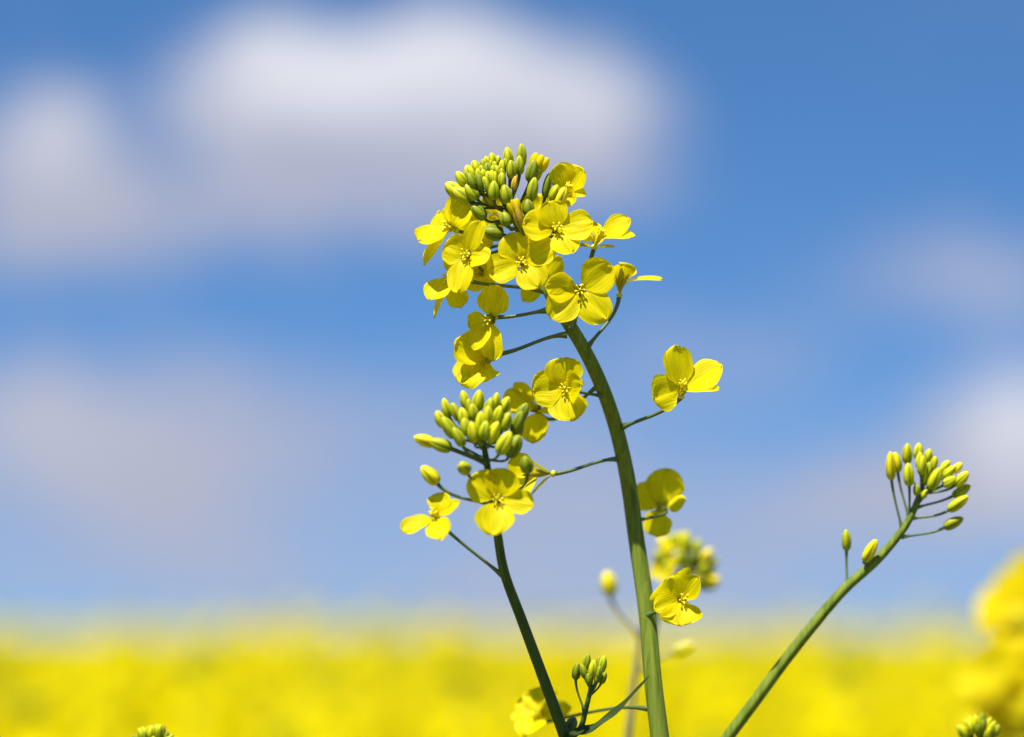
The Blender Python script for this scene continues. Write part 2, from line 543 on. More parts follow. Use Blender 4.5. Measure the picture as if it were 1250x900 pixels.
flower(main, (708, 354, 30), (0.02, -0.05, 1.0), [
    dict(t=(746, 325), w=42), dict(t=(740, 390), w=41, cup=.05), dict(t=(673, 389), w=40), dict(t=(666, 350), w=32, cup=.3)],
    attach=(697, 402, 4), stlen=14, spread=6)
flower(main, (731, 287, 10), (0.30, -0.80, 0.40), [
    dict(t=(769, 268, 6), w=27, hint=(-.15, -.55, .8)), dict(t=(775, 288, 20), w=18, hint=(-.1, -.85, .45)),
    dict(t=(710, 293, 16), w=18, hint=(.1, -.7, .6)), dict(t=(716, 270, -24), w=26)],
    attach=(699, 398, 2), leave=(-.25, .9, .0), calyx=18, stlen=14, spread=4, pr=2.3,
    seplist=[(-24, 13, 6), (19, 15, 8), (-6, 2, -14), (8, 0, -14)])
flower(main, (693, 231, -6), (0.30, -0.80, 0.45), [
    dict(t=(681, 200, 6), w=31, hint=(.2, -.2, .95)), dict(t=(711, 206, 4), w=34, hint=(-.35, -.2, .9), cup=.3),
    dict(t=(714, 240, 12), w=16, hint=(0, -.7, .7)), dict(t=(694, 252, 14), w=26, hint=(-.3, .2, .9))],
    attach=(640, 288, -10), calyx=22, stlen=10, spread=3,
    seplist=[(-20, -8, 6), (4, 4, 12), (14, 4, -4), (-16, -4, -8)])
flower(main, (758, 340, -38), (0.10, -0.98, 0.15), [
    dict(t=(808, 341, -2), w=15, hint=(0, -.95, .3)), dict(t=(756, 322, 18), w=34, hint=(0, .2, 1)),
    dict(t=(746, 330, -12), w=22, hint=(.8, -.2, .3)), dict(t=(770, 328, -14), w=24)],
    attach=(716, 426, -16), leave=(-.1, 1, .1), calyx=21, stlen=19, spread=6, pr=2.3,
    seplist=[(-12, -12, 6), (13, -8, 8), (0, -14, 12), (0, -14, -12)])
flower(main, (662, 342, -50), (-0.1, -0.25, -0.8), [
    dict(t=(685, 314, -8), w=26), dict(t=(638, 367, 2), w=22), dict(t=(640, 322, -5), w=26), dict(t=(690, 360, -5), w=26)],
    attach=(672, 366, -8), leave=(.2, .6, .6), stamens=4)
flower(main, (690, 474, 20), (-0.15, -0.12, 0.97), [
    dict(t=(690, 437), w=45, cup=.3, broad=.66), dict(t=(650, 477), w=43, broad=.66), dict(t=(711, 470, 26), w=36, hint=(-.88, .1, .35), cup=.25),
    dict(t=(696, 513), w=43, cup=.1, broad=.66)],
    attach=(737, 484, -30), leave=(.6, .1, -.8), stlen=10, spread=5, sep_spread=26)
flower(main, (833, 473, 12), (0.10, -0.80, 0.55), [
    dict(t=(823, 422, 2), w=36, hint=(.25, .15, .95), cup=.2), dict(t=(797, 486, 10), w=44, hint=(.3, -.1, .95), broad=.66),
    dict(t=(881, 447, 8), w=41, hint=(-.55, -.45, .7)), dict(t=(877, 476, 26), w=22, hint=(-.2, -.85, .45))],
    attach=(757, 523, -46), leave=(-.6, .55, -.1), calyx=14, stlen=13, spread=4, pr=2.4)
flower(main, (806, 618, -118), (-0.35, -0.35, -0.80), [
    dict(t=(816, 573, 6), w=42, hint=(0, 0, -1)), dict(t=(836, 611, 12), w=24, hint=(.1, .5, -.8)),
    dict(t=(800, 655, 2), w=34, hint=(0, 0, -1)), dict(t=(774, 596, -12), w=34)],
    attach=(777, 636, -66), leave=(.35, .25, .9), stamens=4)
flower(main, (834, 732, 24), (0.35, -0.10, 0.90), [
    dict(t=(814, 707, 4), w=54, hint=(.25, .35, .9), ruffle=.10, broad=.74, cup=-.3), dict(t=(853, 706, 22), w=28, hint=(-.9, .1, .5), ruffle=.10, broad=.6),
    dict(t=(799, 744, 8), w=30, hint=(.2, -.2, .95), ruffle=.10), dict(t=(832, 763, 14), w=46, hint=(0, -.6, .75), ruffle=.14, broad=.74)],
    attach=(790, 752, -46), leave=(-.6, .35, -.4), stlen=13, spread=7)
# flower half hidden behind the left raceme, on a long stalk from the main stem
flower(main, (650, 577, -30), (-0.95, -0.05, 0.10), [
    dict(t=(622, 562, 6), w=30, hint=(-.3, -.4, .9)), dict(t=(626, 600, 10), w=32, hint=(-.3, -.2, .9)),
    dict(t=(640, 560, -26), w=26), dict(t=(632, 600, -26), w=26)],
    attach=(757, 561, -56), leave=(1, -.1, 0), calyx=26, sag=.10, pr=2.2,
    seplist=[(0, -15, 8), (-2, 28, 8), (-12, 3, 14), (-14, -4, -12)])
flower(main, (654, 497, -70), (-0.35, -0.55, 0.72), [
    dict(t=(628, 468, -10), w=20, hint=(-.1, -.8, .5)), dict(t=(614, 488, 10), w=36), dict(t=(678, 500, 8), w=22, hint=(0, -.8, .6)), dict(t=(652, 541, 10), w=34)],
    attach=(733, 470, -30), leave=(.5, .5, -.3), stamens=4)
# pale flower low down behind the left stalk
flower(main, (656, 872, -150), (-0.40, -0.60, 0.70), [
    dict(t=(631, 858), w=40), dict(t=(660, 838), w=40), dict(t=(642, 898), w=40), dict(t=(696, 864, -6), w=34)],
    attach=(795, 866, -30), leave=(.8, -.15, .4), sag=.07, pr=2.2)

flower(main, (612, 262, -48), (-.2, -.55, -.6), [dict(t=(590, 240, 0), w=30), dict(t=(606, 232, 6), w=28), dict(t=(600, 286, 10), w=34), dict(t=(640, 262, -4), w=32)],
       attach=(632, 280, -10), stamens=2, leave=(.4, .6, .5))
flower(main, (655, 262, -46), (.4, -.5, -.6), [dict(t=(640, 236, 0), w=28), dict(t=(668, 240, 2), w=28), dict(t=(640, 280, 6), w=30), dict(t=(672, 276, -2), w=30)],
       attach=(640, 292, -10), stamens=2, leave=(-.4, .6, .5))
flower(main, (580, 288, -34), (-.45, -.5, .5), [dict(t=(562, 262, 0), w=30), dict(t=(598, 276, 0), w=28), dict(t=(560, 306, -4), w=30), dict(t=(600, 300, 6), w=30)],
       attach=(637, 286, -10), stamens=3)
flower(main, (584, 332, -40), (-.3, .1, .7), [dict(t=(562, 318, 0), w=28), dict(t=(600, 312, 0), w=28), dict(t=(570, 352, 4), w=30), dict(t=(606, 342, 2), w=30)],
       attach=(650, 318, -10), stamens=3)
# --- buds of the head
AX = [(645, 300, -10), (633, 277, -9), (626, 264, -8), (620, 255, -8), (613, 240, -6), (609, 226, -5)]


def zb(X, Y, w, h, ang, z, col, at, tilt=10, opening=0, ox=490, oy=165, k=5.625, grow=1.0, axis=AX, root=None, pr=1.7):
    L = max(w, h) / k * grow
    D = min(w, h) / k * grow * .9
    return bud(root or main, ox + X / k, oy + Y / k, z, L, D, ang, tilt, col, axis[at], opening, pr)


for b in [
    (735, 148, 72, 118, 95, 2, G_LITE, 3), (828, 148, 76, 132, 84, 4, G_MID, 3), (812, 214, 62, 104, 88, 12, G_MID, 3),
    (755, 244, 66, 106, 94, 18, G_MID, 4), (900, 378, 82, 134, 82, 20, G_MID, 1), (868, 492, 84, 116, 98, 20, G_DARK, 0),
    (720, 405, 84, 126, 96, 30, G_MID, 2), (632, 382, 80, 116, 94, 30, G_MID, 3), (686, 305, 66, 104, 92, 24, G_MID, 4),
    (642, 300, 48, 84, 92, 26, G_LITE, 5), (602, 292, 52, 76, 95, 24, G_LITE, 5), (588, 345, 48, 84, 96, 27, G_MID, 4),
    (545, 322, 62, 104, 100, 24, G_DARK, 4), (528, 275, 48, 74, 102, 20, G_LITE, 5), (590, 238, 66, 86, 100, 10, G_DARK, 5),
    (484, 318, 74, 104, 112, 18, G_DARK, 4), (512, 222, 66, 84, 108, 2, G_LITE, 5), (464, 252, 72, 104, 118, 8, G_LITE, 5),
    (410, 302, 74, 104, 128, 2, G_LITE, 4), (480, 388, 84, 124, 128, 16, G_MID, 3), (352, 372, 96, 136, 142, 4, G_LITE, 3),
    (408, 402, 96, 150, 136, 10, G_LITE, 3), (525, 522, 92, 132, 132, 14, G_DARK, 2), (628, 670, 98, 132, 168, 14, G_DARK, 0),
    (716, 572, 84, 96, 110, 28, G_DARK, 1), (625, 165, 58, 74, 100, -4, G_LITE, 5), (585, 178, 44, 62, 110, -2, G_LITE, 5),
    (660, 172, 44, 66, 80, -4, G_LITE, 5), (658, 238, 46, 66, 92, 14, G_LITE, 5), (692, 222, 48, 74, 88, 10, G_LITE, 5),
    (715, 190, 48, 80, 85, 4, G_MID, 5), (565, 262, 40, 60, 100, 22, G_LITE, 5), (622, 268, 36, 52, 92, 24, G_YEL, 5),
    (560, 205, 46, 66, 105, -2, G_MID, 5), (640, 205, 42, 56, 92, 6, G_LITE, 5), (548, 242, 50, 72, 105, 8, G_MID, 5),
    (690, 265, 46, 72, 90, 18, G_MID, 5), (572, 312, 40, 60, 98, 26, G_LITE, 5), (615, 205, 40, 52, 95, 4, G_MID, 5), (630, 240, 40, 56, 95, 14, G_MID, 5),
    (470, 300, 60, 90, 120, 0, G_MID, 4), (600, 440, 66, 96, 130, 6, G_YEL, 2),
]:
    zb(*b, grow=1.14)
zb(775, 335, 54, 92, 86, 26, G_ORA, 3)
zb(795, 550, 86, 190, 110, 30, G_ORA, 0, opening=.1)
zb(922, 240, 120, 178, 66, 2, G_MID, 2, opening=1, pr=2)
zb(895, 250, 84, 150, 78, 10, G_DARK, 2)
zb(215, 262, 64, 178, 78, 0, G_DARK, 0, ox=630, oy=180)
zb(268, 305, 76, 124, 62, 12, G_LITE, 0, ox=630, oy=180)
zb(305, 350, 92, 150, 62, 10, G_YEL, 0, ox=630, oy=180)

# =================================================================== LEFT PLANT
gl = np.array([0.045, 0.675, 0.0])
left = thing('rapeseed_plant', 'shorter stalk leaning left with a round cluster of light green buds', 'plant', gl)
ZL = 95
stem(left, [(693, 910, 22), (684, 884, 24), (660, 819, 36), (637, 757, 50), (616, 700, 66), (607, 650, 78), (600, 605, 88), (595, 570, 93), (591, 545, ZL), (588, 520, ZL)],
     [7.6, 7.3, 6.8, 6.4, 6.0, 5.4, 4.6, 4.2, 3.4, 2.2], M_STEMD, gl, 110)
LAX = [(597, 582, 92), (594, 562, 94), (591, 545, ZL), (588, 528, ZL)]
for X, Y, w, h, ang, z, col, at in [
    (242, 222, 52, 84, 112, 0, G_LITE, 2), (212, 268, 54, 90, 122, 8, G_LITE, 2), (256, 312, 60, 100, 122, 20, G_MID, 1), (328, 178, 52, 88, 98, 0, G_LITE, 3),
    (288, 236, 50, 84, 108, 10, G_MID, 2), (322, 256, 54, 84, 100, 18, G_LITE, 3), (388, 186, 56, 90, 90, 2, G_LITE, 3), (438, 226, 54, 96, 82, 10, G_MID, 3),
    (470, 196, 54, 90, 78, 2, G_LITE, 3), (512, 204, 52, 90, 70, -4, G_LITE, 3), (330, 302, 54, 86, 104, 26, G_MID, 2), (368, 332, 58, 92, 96, 34, G_LITE, 2),
    (398, 292, 56, 92, 90, 32, G_LITE, 3), (302, 352, 58, 92, 112, 28, G_MID, 1), (368, 240, 50, 74, 94, 14, G_MID, 3), (456, 334, 60, 98, 74, 32, G_LITE, 2),
    (432, 264, 56, 90, 84, 28, G_LITE, 3), (516, 278, 62, 96, 68, 16, G_MID, 2), (574, 282, 66, 110, 64, 6, G_DARK, 2), (512, 376, 76, 120, 62, 34, G_LITE, 1),
    (552, 388, 74, 120, 66, 16, G_DARK, 1), (480, 250, 54, 90, 76, 18, G_LITE, 3), (400, 350, 50, 84, 90, 24, G_MID, 2), (560, 330, 64, 110, 66, -6, G_DARK, 2),
    (350, 215, 46, 72, 98, 4, G_MID, 3), (416, 320, 54, 86, 86, 36, G_MID, 3), (590, 240, 60, 100, 66, -10, G_DARK, 2)]:
    zb(X, Y, w, h, ang, ZL + z, col, at, ox=480, oy=440, k=3.75, axis=LAX, root=left, grow=1.03)
for X, Y, w, h, ang, z, col, at, tilt in [(146, 368, 62, 96, 162, 10, G_YEL, 1, 5), (212, 386, 68, 116, 162, 14, G_MID, 1, 5), (166, 518, 70, 120, 128, 6, G_YEL, 0, 5),
                                          (325, 492, 68, 76, 120, 40, G_MID, 0, 60), (611, 478, 68, 88, 95, 40, G_DARK, 0, 25)]:
    zb(X, Y, w, h, ang, ZL + z, col, at, tilt=tilt, ox=480, oy=440, k=3.75, axis=[(603, 618, 86), (594, 566, 94)], root=left, pr=2.1)
flower(left, (530, 628, 105), (-0.30, -0.55, 0.75), [
    dict(t=(490, 648), w=25), dict(t=(541, 602), w=29), dict(t=(561, 613), w=20), dict(t=(538, 659), w=30)],
    attach=(615, 704, 66), leave=(.6, .6, -.3), spread=4, stlen=12, pr=2.1)
flower(left, (607, 609, 118), (-0.05, -0.25, 0.95), [
    dict(t=(574, 584), w=40), dict(t=(601, 653), w=43, cup=.2, broad=.62), dict(t=(651, 617), w=30), dict(t=(618, 573), w=40, cup=.3)],
    attach=(601, 612, 88), stlen=9, stamens=6)
# the small side shoot with its leaf
SX = [(721, 842, 24), (718, 852, 24)]
stem(left, [(692, 902, 22), (703, 896, 24), (710, 886, 24), (715, 866, 24), (720, 846, 24), (722, 836, 24)], [3.6, 3.8, 3.6, 3.3, 3.0, 2.4], M_STEMD, None, 30, 'side_shoot', 12)
for X, Y, w, h, ang, z, col, at in [
    (485, 288, 46, 84, 78, 0, G_DARK, 0), (470, 330, 44, 78, 100, 8, G_DARK, 0), (516, 318, 50, 96, 86, 10, G_LITE, 0), (566, 300, 46, 80, 76, 2, G_MID, 0),
    (548, 335, 42, 76, 80, 12, G_DARK, 0), (568, 368, 38, 60, 66, 4, G_DARK, 1), (540, 362, 36, 62, 78, 10, G_DARK, 1), (495, 372, 36, 60, 95, 12, G_DARK, 1),
    (545, 300, 44, 76, 84, -4, G_DARK, 0)]:
    zb(X, Y, w, h, ang, 24 + z, tuple(v * 1.1 for v in col), at, ox=600, oy=740, k=4.167, axis=SX, root=left, pr=1.4)
zb(430, 335, 48, 80, 88, 26, tuple(v * .9 for v in G_DARK), 0, ox=600, oy=740, k=4.167, axis=[(713, 868, 25)], root=left, pr=1.5)
zb(408, 600, 66, 78, 60, 4, (0.13, 0.19, 0.05), 0, ox=600, oy=740, k=4.167, axis=[(697, 900, 20)], root=left, pr=2)


def leaf_blade(root, pts, widths, hint, name='leaf', wave=0.12, n=26, nu=9, fold=0.35, seed=1):
    r = np.random.default_rng(seed)
    P = spline(pts, n)
    wd = np.interp(np.linspace(0, 1, n), np.linspace(0, 1, len(widths)), widths)
    tan = nrm(np.gradient(P, axis=0))
    u = np.linspace(-1, 1, nu); ph = r.uniform(0, 6, 2)
    V = []; uv = []
    for i in range(n):
        v = nrm(np.cross(nrm(hint), tan[i])); nn = np.cross(tan[i], v)
        t = i / (n - 1)
        hw = wd[i] / 2 * (1 + wave * np.sin(15 * t + ph[0]))
        V.append(P[i] + np.outer(u * hw, v) + np.outer(np.abs(u) * hw * fold + wave * wd[i] * u ** 2 * np.sin(19 * t + ph[1] + (u > 0) * 2), nn))
        uv.append(np.stack([0.5 + 0.5 * u, np.full(nu, t * .6 + .4)], 1))
    F = [(i * nu + j, i * nu + j + 1, (i + 1) * nu + j + 1, (i + 1) * nu + j) for i in range(n - 1) for j in range(nu - 1)]
    return part(name, W(np.vstack(V)), F, M_LEAF, root, np.vstack(uv))


leaf_blade(left, [(688, 899, 32), (700, 897, 36), (716, 893, 38), (732, 885, 38), (748, 873, 36), (764, 857, 34), (780, 840, 30), (793, 825, 26)],
           [10, 15, 18, 15, 11, 9, 6, 1], (-0.25, -0.80, 0.55), wave=.10, seed=4)
leaf_blade(left, [(690, 900, 40), (697, 896, 46), (706, 896, 48), (713, 891, 44)], [3, 9, 8, 2], (-.2, -.8, .5), wave=.05, seed=5)

# =================================================================== RIGHT PLANT
gr = np.array([0.02, 0.75, 0.0])
right = thing('rapeseed_plant', 'slanting stalk leaning right, ending in closed buds without open flowers', 'plant', gr)
ZR = -80
stem(right, [(880, 912, ZR), (892, 895, ZR), (922, 855, ZR), (957, 808, ZR), (992, 764, ZR), (1030, 720, ZR), (1070, 684, ZR), (1098, 652, ZR), (1112, 630, ZR), (1122, 606, ZR), (1129, 586, ZR)],
     [8.5, 8.2, 8.0, 7.6, 7.2, 6.8, 6.3, 5.2, 4.8, 4.0, 2.5], M_STEM, gr, 100)
RAX = [(1101, 646, ZR), (1110, 634, ZR), (1118, 620, ZR), (1124, 604, ZR), (1127, 590, ZR), (1100, 656, ZR)]
for X, Y, w, h, ang, z, col, at in [
    (480, 228, 68, 142, 96, 4, G_YEL, 0), (516, 196, 62, 120, 96, -6, G_YEL, 1), (573, 156, 66, 104, 90, -4, G_LITE, 3), (580, 266, 66, 132, 94, 14, G_LITE, 1),
    (635, 142, 62, 84, 84, -6, G_LITE, 4), (655, 218, 66, 104, 86, 12, G_LITE, 3), (692, 160, 52, 76, 78, -4, G_LITE, 4), (722, 206, 54, 76, 70, 6, G_LITE, 4),
    (732, 288, 72, 140, 60, 16, G_LITE, 3), (784, 216, 50, 70, 55, -2, G_LITE, 4), (806, 254, 56, 90, 42, 8, G_LITE, 4), (852, 228, 52, 78, 45, -4, G_YEL, 4),
    (808, 306, 66, 92, 30, 12, G_LITE, 3), (874, 292, 66, 106, 42, 4, G_LITE, 3), (876, 358, 66, 122, 28, -6, G_MID, 2), (852, 428, 76, 132, 34, 10, G_LITE, 1),
    (832, 530, 74, 130, 28, 4, G_MID, 5), (625, 352, 44, 66, 96, 8, G_MID, 2), (672, 372, 40, 60, 60, 6, G_LITE, 2), (640, 190, 52, 90, 88, 2, G_LITE, 4),
    (690, 240, 52, 90, 76, 4, G_MID, 3), (760, 250, 54, 90, 58, 2, G_MID, 4), (670, 280, 46, 80, 84, 6, G_MID, 3), (700, 300, 44, 76, 70, 0, G_MID, 3)]:
    zb(X, Y, w, h, ang, ZR + z, col, at, ox=980, oy=520, k=4.5, axis=RAX, root=right, pr=1.6)
zb(242, 630, 60, 112, 88, ZR - 6, G_MID, 0, ox=980, oy=520, k=4.5, axis=[(1034, 714, ZR)], root=right, pr=1.7)
zb(370, 690, 76, 132, 58, ZR + 12, G_YEL, 0, ox=980, oy=520, k=4.5, axis=[(1064, 690, ZR)], root=right, pr=1.7)


# =================================================================== SOFT PLANTS JUST BEHIND
def auto_flower(root, x, y, z, f, size=34, attach=None, stamens=4, wid=None):
    f = nrm(f)
    a = nrm(np.cross(f, [0.2, 1, 0.1])); b = np.cross(f, a)
    r0 = rng.uniform(0, 1.5)
    tips = []
    for q in range(4):
        an = r0 + q * PI / 2 + rng.uniform(-.25, .25)
        dd = (a * math.cos(an) + b * math.sin(an)) * size * rng.uniform(.9, 1.1) + f * size * .18
        tips.append(dict(t=(x + dd[0], y + dd[1], dd[2]), w=(wid or size * .95)))
    return flower(root, (x, y, z), f, tips, attach=attach, stamens=stamens, scale=size / 40, sepals=True)


ZB = -560
gb = np.array([0.045, 0.80, 0.0])
back = thing('rapeseed_plant', 'blurred rapeseed spray of green buds and yellow petals right behind the thick stem', 'plant', gb)
stem(back, [(804, 908, ZB), (800, 850, ZB), (797, 800, ZB), (799, 765, ZB), (808, 738, ZB), (826, 710, ZB), (838, 690, ZB)], [5, 5, 4.8, 4.6, 4.3, 4, 3], M_STEMD, gb, 60)
BAX = [(818, 722, ZB), (830, 704, ZB), (838, 692, ZB)]
for x, y, L, D, ang, z, col, at in [
    (812, 668, 24, 16, 120, 0, G_YEL, 2), (824, 660, 24, 16, 105, 4, G_MID, 2), (838, 664, 22, 15, 88, 10, G_MID, 2), (850, 668, 22, 15, 70, 6, G_MID, 2),
    (806, 680, 22, 15, 140, 6, G_MID, 2), (830, 680, 20, 14, 95, 16, G_MID, 2), (846, 684, 22, 15, 65, 16, tuple(v * .5 for v in G_DARK), 2), (860, 680, 22, 15, 45, 4, G_YEL, 2),
    (866, 690, 22, 15, 25, 0, G_MID, 1), (856, 696, 22, 15, 25, 12, G_MID, 1), (868, 710, 20, 14, 5, 0, G_YEL, 1), (862, 714, 22, 15, -10, -6, tuple(v * .5 for v in G_DARK), 0),
    (836, 698, 20, 14, 90, 18, tuple(v * .5 for v in G_DARK), 1), (816, 692, 20, 14, 130, 10, G_MID, 1)]:
    bud(back, x, y, ZB + z, L, D, ang, 10, col, BAX[at], 0, 1.7)
auto_flower(back, 812, 694, ZB + 12, (-.6, -.3, .7), 22, BAX[0])
auto_flower(back, 858, 700, ZB + 5, (.6, -.4, .6), 20, BAX[0])
auto_flower(back, 826, 664, ZB + 2, (-.3, -.8, .5), 20, BAX[2])

ZD = -560
gd = np.array([0.03, 0.83, 0.0])
dry = thing('rapeseed_plant', 'thin greyish out-of-focus stalk with two single yellow buds, half behind the thick stem', 'plant', gd)
stem(dry, [(766, 910, ZD), (769, 880, ZD), (774, 830, ZD), (781, 785, ZD), (783, 760, ZD)], [5.4, 5.4, 4.8, 3.8, 1.8], M_DRY, gd, 50)
bud(dry, 743, 712, ZD, 30, 19, 98, 5, G_YEL, (781, 778, ZD), 0, 2.2, mat=M_DRY)
bud(dry, 834, 793, ZD, 28, 14, 18, 5, G_YEL, (780, 818, ZD), 0, 2.0, mat=M_DRY)


def tip_raceme(root, cx, cy, z, wid, mat, ground, cols):
    """closed bud head that just reaches into view"""
    g = ground
    axis = [(cx, cy + wid * 1.3, z), (cx, cy + wid * .7, z), (cx, cy + wid * .35, z)]
    stem(root, [(cx - 3, cy + 160, z), (cx, cy + wid * 1.5, z), (cx, cy + wid * .7, z), (cx, cy + wid * .3, z)], [7, 6, 4.5, 2.5], M_STEMD, g, 50)
    for k in range(26):
        q = math.sqrt((k + .5) / 26); an = k * 2.39996
        x = cx + q * math.cos(an) * wid * .5; zz = z + q * math.sin(an) * wid * .5
        y = cy + q * q * wid * .35 + rng.uniform(-2, 2)
        bud(root, x, y, zz, rng.uniform(15, 20), rng.uniform(8.5, 10.5), 90 - q * math.cos(an) * 32, q * math.sin(an) * 32,
            cols[k % len(cols)], axis[2 if q < .6 else 1], 0, 1.5)
    return root


gt = np.array([-0.088, 0.72, 0.0])
tipl = thing('rapeseed_plant', 'small tip of a green bud head at the bottom edge, far left', 'plant', gt)
tip_raceme(tipl, 188, 892, -90, 54, None, gt, [G_LITE, G_MID, G_DARK])
gt = np.array([0.120, 0.78, 0.0])
tipr = thing('rapeseed_plant', 'small green bud head at the bottom edge, below the tall blurred plant', 'plant', gt)
tip_raceme(tipr, 1195, 880, -150, 46, None, gt, [G_LITE, G_MID, G_LITE, G_DARK])

# tall blurred plant at the right edge
ZW = -1750
gw = np.array([0.20, 1.06, 0.0])
tall = thing('rapeseed_plant', 'tall blurred rapeseed plant in full yellow bloom, cut by the right edge', 'plant', gw)
stem(tall, [(1262, 920, ZW), (1258, 860, ZW), (1256, 800, ZW), (1256, 740, ZW), (1254, 712, ZW)], [6, 6, 5.5, 4.5, 3], M_STEM, gw, 60)
for k in range(66):
    h = rng.uniform(0, 1)
    an = rng.uniform(0, 2 * PI)
    y = 692 + h * 234
    rad = (40 + 34 * min(1, h * 1.4)) * rng.uniform(.6, 1.1)
    x = 1268 + rad * math.cos(an); z = ZW + rad * math.sin(an)
    auto_flower(tall, x, y, z, (math.cos(an) * .7, -.65, math.sin(an) * .7 + .8), rng.uniform(31, 38), (1262, y + 22, ZW), stamens=0)
auto_flower(tall, 1216, 812, ZW + 110, (-.25, -.2, .95), 33, (1256, 838, ZW), stamens=4)
auto_flower(tall, 1246, 848, ZW + 100, (-.05, -.2, .95), 30, (1256, 870, ZW), stamens=4)
for k in range(16):
    an = k * 2.4; q = math.sqrt((k + .5) / 16)
    bud(tall, 1254 + q * 20 * math.cos(an), 704 + q * q * 10, ZW + q * 20 * math.sin(an), 20, 10, 90 - 30 * q * math.cos(an), 0, G_LITE, (1254, 722, ZW), 0, 1.4)
for k in range(8):
    bud(tall, rng.uniform(1240, 1262), rng.uniform(745, 775), ZW + 46, 20, 11, rng.uniform(60, 150), 20, G_DARK, (1256, 775, ZW), 0, 1.4)


# =================================================================== THE FIELD
def quad_flower(V, F, c, f, size, r):
    f = nrm(f)
    a = nrm(np.cross(f, r.normal(size=3))); b = np.cross(f, a)
    for q in range(4):
        an = q * PI / 2
        d = a * math.cos(an) + b * math.sin(an); s = -a * math.sin(an) + b * math.cos(an)
        i = len(V)
        V += [c, c + d * size * .6 + s * size * .42 + f * size * .18, c + d * size * 1.0 + f * size * .12, c + d * size * .6 - s * size * .42 + f * size * .18]
        F.append((i, i + 1, i + 2, i + 3))


def raceme_mesh(r, n=40, h=0.15, rad=0.03, size=0.0118):
    V = []; F = []
    for k in range(n):
        t = (k + .5) / n
        an = k * 2.39996 + r.uniform(-.3, .3)
        rr = rad * (1 - .55 * t ** 2) * r.uniform(.8, 1.1)
        c = np.array([rr * math.cos(an), rr * math.sin(an), h * t])
        quad_flower(V, F, c, np.array([math.cos(an), math.sin(an), .5 + .8 * t]), size * r.uniform(.85, 1.15), r)
    return np.array(V), F


def field_prototype(k):
    """one flowering plant of the field, about 1.2 m tall: stem with branches, racemes, bud tips, leaves"""
    r = np.random.default_rng(500 + k)
    root = thing('rapeseed_plant', FIELD_LABEL, 'plant', (0, 0, 0), FIELD_GROUP)
    heads = []
    V = []; F = []
    nb = int(r.integers(4, 6))
    for b in range(nb):
        an = b * 2 * PI / (nb - 1) + r.uniform(-.4, .4)
        sp = 0 if b == 0 else r.uniform(.06, .11)
        top = np.array([math.cos(an) * sp, math.sin(an) * sp, 1.05 - (0 if b == 0 else r.uniform(.0, .12))])
        z0 = 0.0 if b == 0 else r.uniform(.45, .7)
        p = spline([np.array([0, 0, z0]), np.array([top[0] * .45, top[1] * .45, z0 + (top[2] - z0) * .5]), top + np.array([0, 0, .14])], 10)
        tv, tf = tube(p, [.005 if b == 0 else .0035, .0014], 6)
        i = len(V)
        V += list(tv); F += [tuple(x + i for x in ff) for ff in tf]
        heads.append(top)
    part('stem', np.array(V), F, M_STEM, root, origin=(0, 0, 0))
    for b, top in enumerate(heads):
        rv, rf = raceme_mesh(r, 46 if b == 0 else 34, r.uniform(.12, .16), r.uniform(.026, .034))
        uv = np.tile([[.5, .5], [.2, .8], [.5, 1], [.8, .8]], (len(rv) // 4, 1))
        o = part('raceme', rv + top, rf, M_BLOOM, root, uv, origin=top)
        bv = []; bf = []
        for q in range(9):
            an = q * 2.4; rr = .008 * math.sqrt(q / 9)
            lv, lf = lathe(np.array([rr * math.cos(an), rr * math.sin(an), .145]) + top, [math.cos(an) * .4, math.sin(an) * .4, 1], .008, .0042, BUDP[::2], 6, 0)
            i = len(bv); bv += list(lv); bf += [tuple(x + i for x in ff) for ff in lf]
        part('bud_cluster', np.array(bv), bf, M_BUD, o, np.tile([[.5, .6]], (len(bv), 1)), color=G_LITE)
    for b in range(5):
        an = r.uniform(0, 2 * PI); z0 = r.uniform(.4, .9); L = r.uniform(.10, .20)
        d = np.array([math.cos(an), math.sin(an), 0]); s = np.array([-math.sin(an), math.cos(an), 0])
        pts = [np.array([0, 0, z0]), d * L * .5 + [0, 0, z0 + .05], d * L + [0, 0, z0 + .01]]
        P = spline(pts, 7); wd = np.array([.2, .7, 1, 1, .8, .5, .05]) * L * .16
        lv = []
        for q in range(7):
            lv += [P[q] - s * wd[q], P[q] - np.array([0, 0, .1 * wd[q]]), P[q] + s * wd[q]]
        lf = [(q * 3 + j, q * 3 + j + 1, q * 3 + j + 4, q * 3 + j + 3) for q in range(6) for j in range(2)]
        luv = np.tile([[.1, .6], [.5, .6], [.9, .6]], (7, 1))
        part('leaf', np.array(lv), lf, M_LEAF, root, luv)
    return root


FIELD_LABEL = 'heavily blurred rapeseed plant in yellow bloom, one of the field behind the stalks'
FIELD_GROUP = 'blurred rapeseed plants of the field behind'


def dup(root, loc, rotz, sc):
    r = root.copy(); COL.objects.link(r)
    r.location = loc; r.rotation_euler = (0, 0, rotz); r.scale = (sc[0], sc[0], sc[1])
    for ch in list(root.children):
        c = ch.copy(); COL.objects.link(c); c.parent = r
        for g in ch.children:
            d = g.copy(); COL.objects.link(d); d.parent = c
    return r


def undulate(x, y):
    return 0.034 * math.sin(x * 11.1 + y * 2.6) + 0.026 * math.sin(x * 17.3 - y * 3.7 + 1.0) + .014 * math.sin(x * 29 + y * 4.1)


